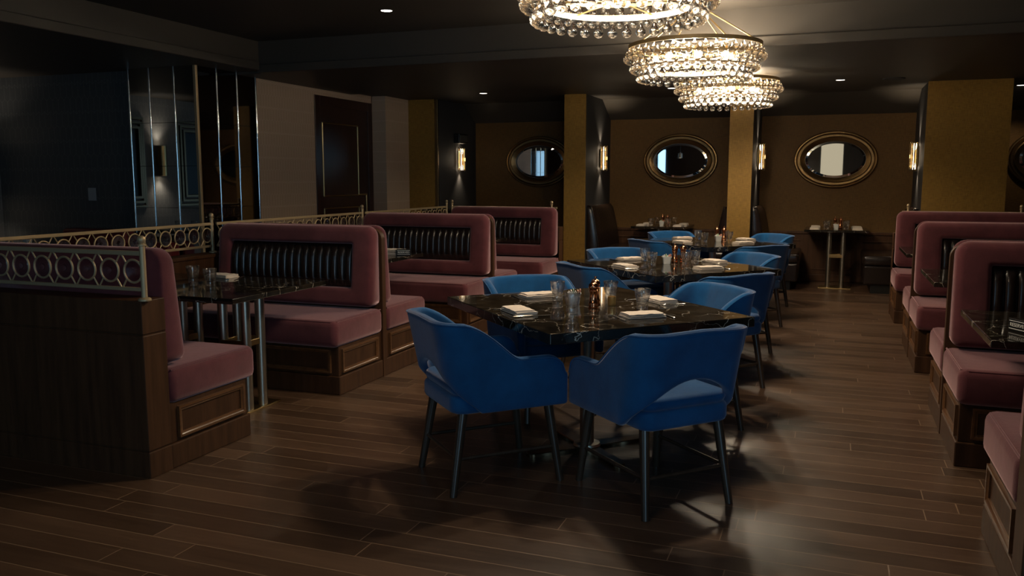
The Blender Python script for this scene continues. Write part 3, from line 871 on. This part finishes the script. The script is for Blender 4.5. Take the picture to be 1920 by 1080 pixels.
for i in range(3):
    for j, q in enumerate(mills[i]):
        x, y = loc45(i, *q)
        MI.put((x, y, .7503), .3, '%s copper mill behind the sugar caddy on the %s' % (('left', 'right')[j], tname[i]), 'copper mills')
    x, y = loc45(i, *rams[i]); RA.put((x, y, .7503), radians(20), 'white square caddy of sugar sachets in the middle of the %s' % tname[i], 'sugar caddies')
x, y = loc45(0, .075, -.03)
votive((x + .04, y + .02, .7503), 'small amber glass votive beside the copper mills on the nearest marble table')
# alcove tables
for nm, cx in (('alcove table under the middle mirror', -2.24), ('alcove table under the right mirror', .07)):
    z = .7703
    for (dx, dy, rz, s) in ((-.26, -.24, -90, 'front left'), (.26, -.24, 90, 'front right'), (-.26, .20, -90, 'rear left'), (.26, .20, 90, 'rear right')):
        NA.put((cx + dx, 12.1 + dy, z), radians(rz + random.uniform(-6, 6)), 'beige napkin at the %s of the %s' % (s, nm), 'napkins on the alcove tables')
    for (dx, dy, s) in ((-.12, -.28, 'front left'), (.12, -.28, 'front right'), (-.10, .10, 'rear left'), (.13, .12, 'rear right')):
        TU.put((cx + dx, 12.1 + dy, z), .4, 'clear tumbler at the %s of the %s' % (s, nm), 'tumblers on the alcove tables')
    RA.put((cx, 12.0, z), 0, 'white sugar caddy in the middle of the %s' % nm, 'sugar caddies')
    MI.put((cx - .015, 12.14, z), 0, 'left mill of the pair on the %s' % nm, 'copper mills'); MI.put((cx + .055, 12.14, z), 0, 'right mill of the pair on the %s' % nm, 'copper mills')
# left booth tables
z = .7653
NA.put((-3.86, 4.66, z), radians(172), 'folded napkin with cutlery at the far side of the front left booth table', 'napkins on the booth tables')
NA.put((-3.98, 4.02, z), radians(8), 'folded napkin at the near side of the front left booth table', 'napkins on the booth tables')
TU.put((-3.84, 4.36, z), 0, 'left tumbler of the pair on the front left booth table', 'tumblers on the booth tables')
TU.put((-3.62, 4.26, z), 0, 'right tumbler of the pair on the front left booth table', 'tumblers on the booth tables')
FO.put((-3.83, 4.10, z), radians(10), 'steel fork by the near napkin on the front left booth table', 'cutlery on the booth tables')
KN.put((-3.70, 4.64, z), radians(200), 'steel knife by the far napkin on the front left booth table', 'cutlery on the booth tables')
FO.put((-3.73, 4.56, z), radians(215), 'steel fork by the far napkin on the front left booth table', 'cutlery on the booth tables')
NA.put((-3.60, 6.60, z), radians(186), 'lower beige napkin stacked behind the reserved sign on the second left booth table', 'napkins on the booth tables')
NA.put((-3.60, 6.60, z + .0275), radians(180), 'upper beige napkin stacked behind the reserved sign on the second left booth table', 'napkins on the booth tables')
TU.put((-3.72, 6.40, z), 0, 'front tumbler beside the backrest on the second left booth table', 'tumblers on the booth tables')
TU.put((-3.79, 6.53, z), 0, 'rear tumbler beside the backrest on the second left booth table', 'tumblers on the booth tables')
sign('black reserved sign in front of the napkins on the second left booth table', (-3.475, 6.56, z), radians(22))
sign('black reserved sign on the far left booth table', (-3.55, 8.55, z), radians(30))
sign('black reserved sign on the front right booth table', (.80, 4.19, z), radians(-62))

# ------------------------------------------------------------------ leather alcove benches
def bench(label, xw, sx, y0, y1, zb=1.06):
    """xw: wall face; sx: direction the bench looks"""
    t = thing('banquette', label, 'bench', (xw, (y0 + y1) / 2, 0), 0, 'dark leather banquettes in the alcoves')
    h = (y1 - y0) / 2
    MB().box((sx * .005, -h + .04, 0), (sx * .50, h, .11)).build('plinth', M['black'], t)
    MB().box((sx * .005, -h, .11), (sx * .585, h, .345), .02, 3).build('seat_base', M['leather'], t)
    MB().box((sx * .005, -h, .345), (sx * .60, h, .475), .04, 4).build('seat_cushion', M['leather'], t, angle=60)
    nch = 18; per = 6; loops = []
    for iz in range(13):
        u = iz / 12; z = .465 + (zb - .465) * u
        depth = .17 - .11 * u ** 1.3
        if u > .9: depth -= .03 * (u - .9) / .1
        row = [(0.004 * sx, -h, z)]
        for k in range(nch * per + 1):
            ph = (k % per) / per
            row.append((sx * (depth + .012 * sqrt(max(0, 1 - (2 * ph - 1) ** 2))), -h + 2 * h * k / (nch * per), z))
        row.append((.004 * sx, h, z))
        loops.append(row)
    MB().loft(loops).build('backrest', M['leather'], t, angle=70)
    MB().tube([(sx * (.17 - .11 * (k / 10) ** 1.3), -h - .004, .47 + (zb - .47) * k / 10) for k in range(11)] + [(sx * .01, -h - .004, zb)], .008, 8).build('edge_piping', M['leather'], t)
    return t
bench('dark ribbed leather banquette against the pillar in the middle mirror alcove', -3.146, 1, 11.30, 12.50)
bench('dark leather banquette against the pillar left of the right mirror table', -.961, 1, 11.42, 12.50)
bench('dark leather banquette on the right of the right mirror table', .999, -1, 11.42, 12.50)
bench('dark leather banquette on the right side of the middle mirror alcove', -1.259, -1, 11.42, 12.50)

# ------------------------------------------------------------------ oval mirrors
def oval_mirror(label, x, z=1.69, hw=.54, hh=.39):
    t = thing('oval_mirror', label, 'mirror', (x, YB, z), 0, 'gold oval mirrors on the back wall')
    def ell(a, b_, y, n=64): return [(a * cos(2 * pi * k / n), y, b_ * sin(2 * pi * k / n)) for k in range(n)]
    d = hh - hw   # keep frame width even all round
    prof = [(0, -.001), (.0, -.03), (.012, -.045), (.028, -.047), (.048, -.030), (.080, -.028)]
    MB().loft([ell(hw - i, hh - i * .95, y) for i, y in prof], False, False).build('outer_frame', M['goldframe'], t, angle=30)
    prof = [(.078, -.026), (.080, -.046), (.090, -.054), (.125, -.040), (.148, -.026), (.150, -.015)]
    MB().loft([ell(hw - i, hh - i * .95, y) for i, y in prof], False, False).build('inner_frame', M['goldframe'], t, angle=30)
    i0, i1 = .149, .180
    MB().loft([ell(hw - i0, hh - i0 * .95, -.017), ell(hw - i1, hh - i1 * .95, -.022)], False, False).build('bevelled_edge', M['mirror'], t, angle=5)
    MB().loft([ell(hw - i1, hh - i1 * .95, -.022), ell(hw - i1, hh - i1 * .95, -.012)], True, True).build('mirror_glass', M['mirror'], t, angle=20)
    return t
oval_mirror('left gold oval mirror partly hidden behind a pillar', -4.28)
oval_mirror('middle gold oval mirror on the back wall between two pillars', -2.10)
oval_mirror('right gold oval mirror above the alcove table on two brass legs', .02)
oval_mirror('gold oval mirror at the right photo edge beyond the wide pillar', 2.62)

# ------------------------------------------------------------------ sconces
def sconce(label, x, y, z, sx, H=.37):
    t = thing('wall_sconce', label, 'sconce', (x, y, z), 0, 'sconces of brass rods')
    MB().box((0, -.05, -.13), (sx * .015, .05, .13), .004).build('back_plate', M['brass'], t)
    n = 9
    for k in range(n):
        a = -pi / 2 + pi * k / (n - 1)
        cx, cy = sx * (.022 + .070 * cos(a)), .078 * sin(a)
        dz = .012 * (k % 2)
        MB().lathe([(0, -H / 2 + dz), (.008, -H / 2 + .004 + dz), (.011, -H / 2 + .02 + dz), (.0085, -H / 2 + .04 + dz), (.0085, H / 2 - .04 - dz), (.011, H / 2 - .02 - dz), (.008, H / 2 - .004 - dz), (0, H / 2 - dz)], 10, (cx, cy, 0), (False, False)).build('rod', M['brassrod'], t)
    for zz in (-.10, .10):
        MB().tube([(sx * (.022 + .058 * cos(-pi / 2 + pi * k / 12)), .066 * sin(-pi / 2 + pi * k / 12), zz) for k in range(13)], .004, 8).build('ring_band', M['brass'], t)
    MB().lathe([(0, -.165), (.020, -.16), (.022, -.11), (.010, -.08), (.010, .08), (.022, .11), (.020, .16), (0, .165)], 12, (sx * .045, 0, 0), (False, False)).build('bulb', M['sconcebulb'], t)
    for s in (-1, 1):
        li = bpy.data.lights.new('sconce_light', 'SPOT'); li.energy = 12; li.color = (1, .78, .52); li.spot_size = radians(95); li.spot_blend = 1; li.shadow_soft_size = .03
        lo = bpy.data.objects.new('sconce_light', li); COL.objects.link(lo); lo.location = (x + sx * .04, y, z + s * .20)
        lo.rotation_euler = (0 if s < 0 else pi, 0, 0)
    li = bpy.data.lights.new('sconce_glow', 'POINT'); li.energy = .3; li.color = (1, .78, .52); li.shadow_soft_size = .03
    lo = bpy.data.objects.new('sconce_glow', li); COL.objects.link(lo); lo.location = (x + sx * .13, y, z)
    return t
sconce('brass rod sconce on the left charcoal wall below a dark box', -5.354, 11.95, 1.72, 1)
sconce('brass rod sconce on the charcoal side of the slim gold pillar at centre', -3.146 + .0, 12.0, 1.72, 1)
sconce('brass rod sconce on the pillar between the middle and right oval mirrors', -.961, 11.97, 1.72, 1)
sconce('brass rod sconce on the left side of the wide gold pillar', .999, 11.95, 1.71, -1)
# dark box fitting above the first sconce
t = thing('wall_box', 'small dark box on the charcoal wall above the leftmost brass rod sconce', 'box', (-5.354, 11.93, 2.03))
MB().box((0, -.17, -.07), (.09, .17, .07), .006).build('housing', M['black'], t)
MB().box((.088, -.14, -.05), (.094, .14, .05), .002).build('front_cover', principled('dark_grey_cover', (.05, .05, .05), .4), t)
# cylinder up-down sconce on the side wall, seen in the mirrored column
def cyl_sconce(label, x, y, z, nx, ny):
    t = thing('cylinder_sconce', label, 'sconce', (x, y, z), 0, 'cylinder sconces in the far left corner')
    c = (nx * .085, ny * .085, 0)
    m = MB().lathe([(.060, -.21), (.060, .21), (.056, .21), (.056, -.21), (.060, -.21)], 24, c, (False, False)); m.build('shade', M['brass'], t)
    MB().box((nx * .03 - .03, ny * .03 - .03, -.06), (nx * .03 + .03, ny * .03 + .03, .06), .004).build('bracket', M['brass'], t)
    MB().lathe([(0, -.200), (.050, -.200), (.050, -.196), (0, -.196)], 20, c, (False, False)).build('lens', M['sconcebulb'], t)
    MB().lathe([(0, .196), (.050, .196), (.050, .200), (0, .200)], 20, c, (False, False)).build('lens', M['sconcebulb'], t)
    for s in (-1, 1):
        li = bpy.data.lights.new('sconce_light', 'SPOT'); li.energy = 9; li.color = (1, .82, .62); li.spot_size = radians(110); li.spot_blend = 1; li.shadow_soft_size = .04
        lo = bpy.data.objects.new('sconce_light', li); COL.objects.link(lo); lo.location = (x + c[0], y + c[1], z + s * .225); lo.rotation_euler = (0 if s < 0 else pi, 0, 0)
cyl_sconce('brass cylinder sconce seen reflected in the mirrored column', XL, 4.42, 1.68, 1, 0)
cyl_sconce('brass cylinder sconce on the side wall just outside the left photo edge', XL, 6.72, 1.50, 1, 0)
# framed dark pictures on the side wall (reflected in the column)
for y, lb in ((3.55, 'large dark framed panel right of the reflected sconce'), (5.15, 'large dark framed panel left of the reflected sconce')):
    t = thing('framed_panel', lb, 'picture', (XL, y, 1.65), 0, 'dark framed panels on the side wall')
    m = MB()
    for w_, x_ in ((.48, .02), (.43, .035), (.38, .05)):
        loops = [[(x, sy * (w_ - i), sz * (.62 * w_ / .48 + .0 - i)) for sy, sz in ((-1, -1), (1, -1), (1, 1), (-1, 1))] for i, x in ((0, .0), (0, x_), (.03, x_), (.04, .004))]
        m.loft(loops, False, False)
    m.build('frame', M['bronze'], t, angle=20)
    MB().box((.003, -.36, -.5), (.012, .36, .5)).build('panel', M['black'], t)
# switch plate
o = MB().box((-8.79 + .025, 7.142, 1.20), (-8.66 + .025, 7.152, 1.36), .003)
t = thing('wall_switch', 'pale switch plate on the dark wallpaper at far left', 'switch', (-7.62, 7.15, 1.26))
MB().box((-.055, -.010, -.07), (.055, 0, .07), .003).build('plate', M['switch'], t)
MB().box((-.02, -.015, -.035), (.02, -.008, .035), .002).build('rocker', M['switch'], t)
o.bm.free()
# far-left corner furniture: red banquette and tables beyond the railing
t = thing('banquette', 'red leather banquette behind the railing at far left', 'bench', (-7.0, 6.74, 0), 0)
MB().box((-.75, -.30, .12), (.70, .20, .46), .03, 3).build('seat', M['red'], t)
MB().box((-.75, .08, .46), (.12, .26, .90), .04, 3).build('backrest', M['red'], t)
MB().box((.14, .08, .46), (.70, .26, .78), .04, 3).build('backrest', M['red'], t)
MB().box((-.72, -.25, 0), (.68, .2, .12)).build('plinth', M['black'], t)
def far_table(label, loc):
    t = thing('dining_table', label, 'table', loc, 0, 'tables in the far left corner')
    MB().box((-.45, -.35, .72), (.45, .35, .76), .004).build('table_top', M['marble'], t)
    MB().lathe([(.20, 0), (.20, .012), (.035, .02), (.035, .72)], 24).build('pedestal', M['bronze'], t)
    return t
far_table('dark table beyond the railing at the left photo edge', (-7.78, 6.15, 0))
MI.put((-8.10, 6.15, .7603), 0, 'dark pepper mill on the table beyond the railing', 'copper mills')
RA.put((-7.62, 6.30, .7603), 0, 'white caddy on the table beyond the railing', 'sugar caddies')
TU.put((-7.66, 6.40, .7603), 0, 'tumbler behind the white caddy on the table beyond the railing', 'tumblers in the far left corner')
NA.put((-7.44, 6.22, .7603), .1, 'napkin on the table beyond the railing', 'napkins in the far left corner')
far_table('dark table at the side wall, seen only in the mirrored column', (-8.3, 4.95, 0))
NA.put((-8.45, 5.02, .7603), .3, 'napkin reflected in the mirrored column', 'napkins in the far left corner')
TU.put((-8.22, 4.94, .7603), 0, 'left of two tumblers reflected in the mirrored column', 'tumblers in the far left corner')
TU.put((-8.02, 4.86, .7603), 0, 'right of two tumblers reflected in the mirrored column', 'tumblers in the far left corner')
t = thing('pendant_lamp', 'white pendant lamp seen reflected in the middle oval mirror', 'lamp', (-4.42, -1.3, 2.06))
MB().lathe([(.055, 0), (.06, .002), (.06, .14), (.02, .15), (.02, .17)], 24, caps=(False, False)).build('shade', M['ceramic'], t)
MB().cyl((0, 0, .16), (0, 0, ZT - 2.06), .006, seg=8).build('stem', M['black'], t)
MB().lathe([(0, .01), (.045, .01), (.045, .03), (0, .03)], 16, caps=(False, False)).build('diffuser', M['downlens'], t)
# dark marble counter seen over the rail near the left pillar
t = thing('counter', 'black marble counter edge beyond the rail, left of the farthest left booth', 'counter', (-4.94, 10.86, 0))
MB().box((-.36, -.2, 0), (.32, .3, .985), .004).build('body', M['walnut'], t)
MB().box((-.40, -.24, .985), (.34, .32, 1.02), .004).build('worktop', M['marble'], t)

# ------------------------------------------------------------------ ceiling fittings
def downlight(label, x, y, z, energy=12):
    t = thing('downlight', label, 'ceiling light', (x, y, z), 0, 'recessed downlights')
    MB().lathe([(.052, -.001), (.060, -.004), (.062, 0), (.050, 0)], 24, (0, 0, 0), (False, False)).build('bezel', M['black'], t)
    MB().lathe([(0, -.0015), (.048, -.0015), (.048, .003), (0, .003)], 20, (0, 0, 0), (False, False)).build('lens', M['downlens'], t)
    li = bpy.data.lights.new('downlight_spot', 'SPOT'); li.energy = energy; li.color = (1, .84, .64); li.spot_size = radians(115); li.spot_blend = .6; li.shadow_soft_size = .04
    lo = bpy.data.objects.new('downlight_spot', li); COL.objects.link(lo); lo.location = (x, y, z - .02)
downlight('recessed ceiling downlight left of the slim gold pillar', -4.42, 10.67, ZC)
downlight('recessed ceiling downlight above the right oval mirror', .03, 10.69, ZC)
downlight('recessed ceiling downlight at the upper right photo edge', 2.1, 12.05, ZC)
downlight('recessed ceiling downlight at the upper left in the raised ceiling', -3.65, 6.65, ZT, 3)
downlight('recessed ceiling downlight just below the middle chandelier', -1.95, 10.9, ZC)
t = thing('ceiling_speaker', 'round flush speaker in the ceiling left of the wide gold pillar', 'speaker', (.6, 10.74, ZC))
MB().lathe([(0, -.004), (.10, -.004), (.115, -.010), (.12, -.004), (.12, 0)], 28, (0, 0, 0), (False, False)).build('grille', M['charcoal'], t)

# ------------------------------------------------------------------ chandeliers
CAM = Vector((0, 0, 1.43))
def drop_mesh(name, r, neck):
    m = MB()
    prof = [(0, -r)] + [(r * cos(a), r * sin(a)) for a in [(-pi / 2) + pi * k / 12 for k in range(1, 9)]] + [(r * .55, r * .92), (r * .36, r * 1.25), (r * .30, r * 1.6), (r * .12, r * 1.6 + neck), (0, r * 1.6 + neck)]
    m.lathe(prof, 14, caps=(False, False))
    bmesh.ops.remove_doubles(m.bm, verts=m.bm.verts, dist=1e-5); bmesh.ops.recalc_face_normals(m.bm, faces=m.bm.faces)
    me = bpy.data.meshes.new(name); m.bm.to_mesh(me); m.bm.free(); me.shade_smooth(); me.materials.append(M['crystal']); return me
DL = drop_mesh('crystal_drop_large', .0285, .004); DS = drop_mesh('crystal_drop_small', .0185, .003)
def chandelier(label, loc, ztop):
    t = thing('chandelier', label, 'chandelier', loc, 0, 'tiered crystal chandeliers')
    Rs = (.535, .485, .430); Zs = (0, -.082, -.155)
    drops = []
    for ti, (R, Z) in enumerate(zip(Rs, Zs)):
        hb = .030 if ti == 0 else .018
        MB().lathe([(R, Z), (R, Z + hb), (R - .008, Z + hb), (R - .008, Z), (R, Z)], 72, (0, 0, 0), (False, False)).build('ring_band', M['ringbrass'], t)
        n = round(2 * pi * R / .080)
        for k in range(n):
            a = 2 * pi * k / n + ti * .2
            drops.append((R * cos(a) + .012 * cos(a), R * sin(a) + .012 * sin(a), Z - .079, 0))
            a += pi / n
            drops.append((R * cos(a), R * sin(a), Z - .036, 1))
    # lit rim under the last tier
    MB().lathe([(.395, -.175), (.395, -.155), (.385, -.155), (.385, -.175), (.395, -.175)], 64, (0, 0, 0), (False, False)).build('lit_rim', M['ledring'], t)
    # inner frame: spokes and hanging rods
    m = MB()
    for ti, (R, Z) in enumerate(zip(Rs, Zs)):
        for k in range(6):
            a = pi / 3 * k + .3
            m.cyl((0, 0, Z + .01), (R * cos(a), R * sin(a), Z + .01), .005, seg=8)
    m.cyl((0, 0, .02), (0, 0, -.16), .016, seg=14)
    m.build('inner_frame', M['brass'], t)
    m = MB(); h = ztop - loc[2]
    for k in range(6):
        a = pi / 3 * k + .08
        MB().cyl((Rs[0] * .97 * cos(a), Rs[0] * .97 * sin(a), .028), (.03 * cos(a), .03 * sin(a), h - .045), .006, seg=8).build('hanging_rod', M['brass'], t)
    MB().lathe([(0, h - .06), (.05, h - .058), (.075, h - .03), (.08, h), (0, h)], 28, (0, 0, 0), (False, False)).build('canopy', M['brass'], t)
    for k in range(8):
        a = pi / 4 * k + .25
        c = (.31 * cos(a), .31 * sin(a), -.085)
        MB().lathe([(0, -.032), (.018, -.028), (.030, -.008), (.030, .008), (.018, .028), (0, .032)], 14, c, (False, False)).build('bulb', M['bulb'], t)
        MB().cyl((.31 * cos(a), .31 * sin(a), -.053), (.31 * cos(a), .31 * sin(a), -.012), .013, seg=12).build('socket', M['brass'], t)
    base = Vector(loc)
    drops.sort(key=lambda d: (base + Vector(d[:3]) - CAM).length)
    for (x, y, z, s) in drops[:100]:
        o = bpy.data.objects.new('crystal_drop', DS if s else DL); COL.objects.link(o); o.parent = t; o.location = (x, y, z)
    vs, fs = [], []
    for (x, y, z, s) in drops[100:]:
        me = DS if s else DL; b0 = len(vs)
        vs += [(v.co.x + x, v.co.y + y, v.co.z + z) for v in me.vertices]
        fs += [tuple(b0 + i for i in p.vertices) for p in me.polygons]
    me = bpy.data.meshes.new('crystal_drops'); me.from_pydata(vs, [], fs); me.shade_smooth(); me.materials.append(M['crystal'])
    o = bpy.data.objects.new('crystal_drops', me); COL.objects.link(o); o.parent = t; o['kind'] = 'stuff'
    for k in range(3):
        a = 2 * pi * k / 3 + .5
        li = bpy.data.lights.new('chandelier_light', 'POINT'); li.energy = CH_W; li.color = (1, .83, .60); li.shadow_soft_size = .05
        lo = bpy.data.objects.new('chandelier_light', li); COL.objects.link(lo); lo.location = (loc[0] + .20 * cos(a), loc[1] + .20 * sin(a), loc[2] - .09)
    return t
CH_W = 3
chandelier('added unseen crystal chandelier overhead at the near end, a dim fill light', (-1.10, 1.85, 2.50), ZT)  # extra chandelier out of view, added as warm fill light
CH_W = 36
chandelier('nearest tiered crystal chandelier, cut off by the top of the photo', (-1.10, 4.52, 2.50), ZT)
chandelier('middle tiered crystal chandelier with its brass top ring in view', (-1.10, 7.15, 2.48), ZT)
chandelier('smallest looking crystal chandelier, farthest back of the three', (-1.10, 9.54, 2.45), ZS)

# ------------------------------------------------------------------ daylight area lights just inside the glazing
for i, (a, b_) in enumerate(wins):
    li = bpy.data.lights.new('window_daylight', 'AREA'); li.shape = 'RECTANGLE'; li.size = (b_ - a) - .1; li.size_y = 2.0
    li.energy = (6.3, 10, 22)[i] * (b_ - a); li.color = (.38, .71, 1.0)
    lo = bpy.data.objects.new('window_daylight', li); COL.objects.link(lo); lo.location = ((a + b_) / 2, YN + .03, 1.35); lo.rotation_euler = (radians(90), 0, 0)

# ------------------------------------------------------------------ world, camera, view
w = bpy.data.worlds.new('World'); sc.world = w; w.use_nodes = True
w.node_tree.nodes['Background'].inputs[0].default_value = (.5, .6, .8, 1); w.node_tree.nodes['Background'].inputs[1].default_value = .0
cd = bpy.data.cameras.new('Camera'); cam = bpy.data.objects.new('Camera', cd); COL.objects.link(cam)
cd.sensor_width = 36; cd.lens = 1587 / 1920 * 36; cd.clip_start = .05; cd.clip_end = 60
cam.location = (0, 0, 1.43); cam.rotation_euler = (pi / 2 - math.atan(205 / 1587), 0, radians(20.6))
sc.camera = cam
vs_ = sc.view_settings
vs_.view_transform = 'Standard'; vs_.look = 'None'; vs_.gamma = 1; vs_.use_curve_mapping = False; vs_.exposure = 0.12
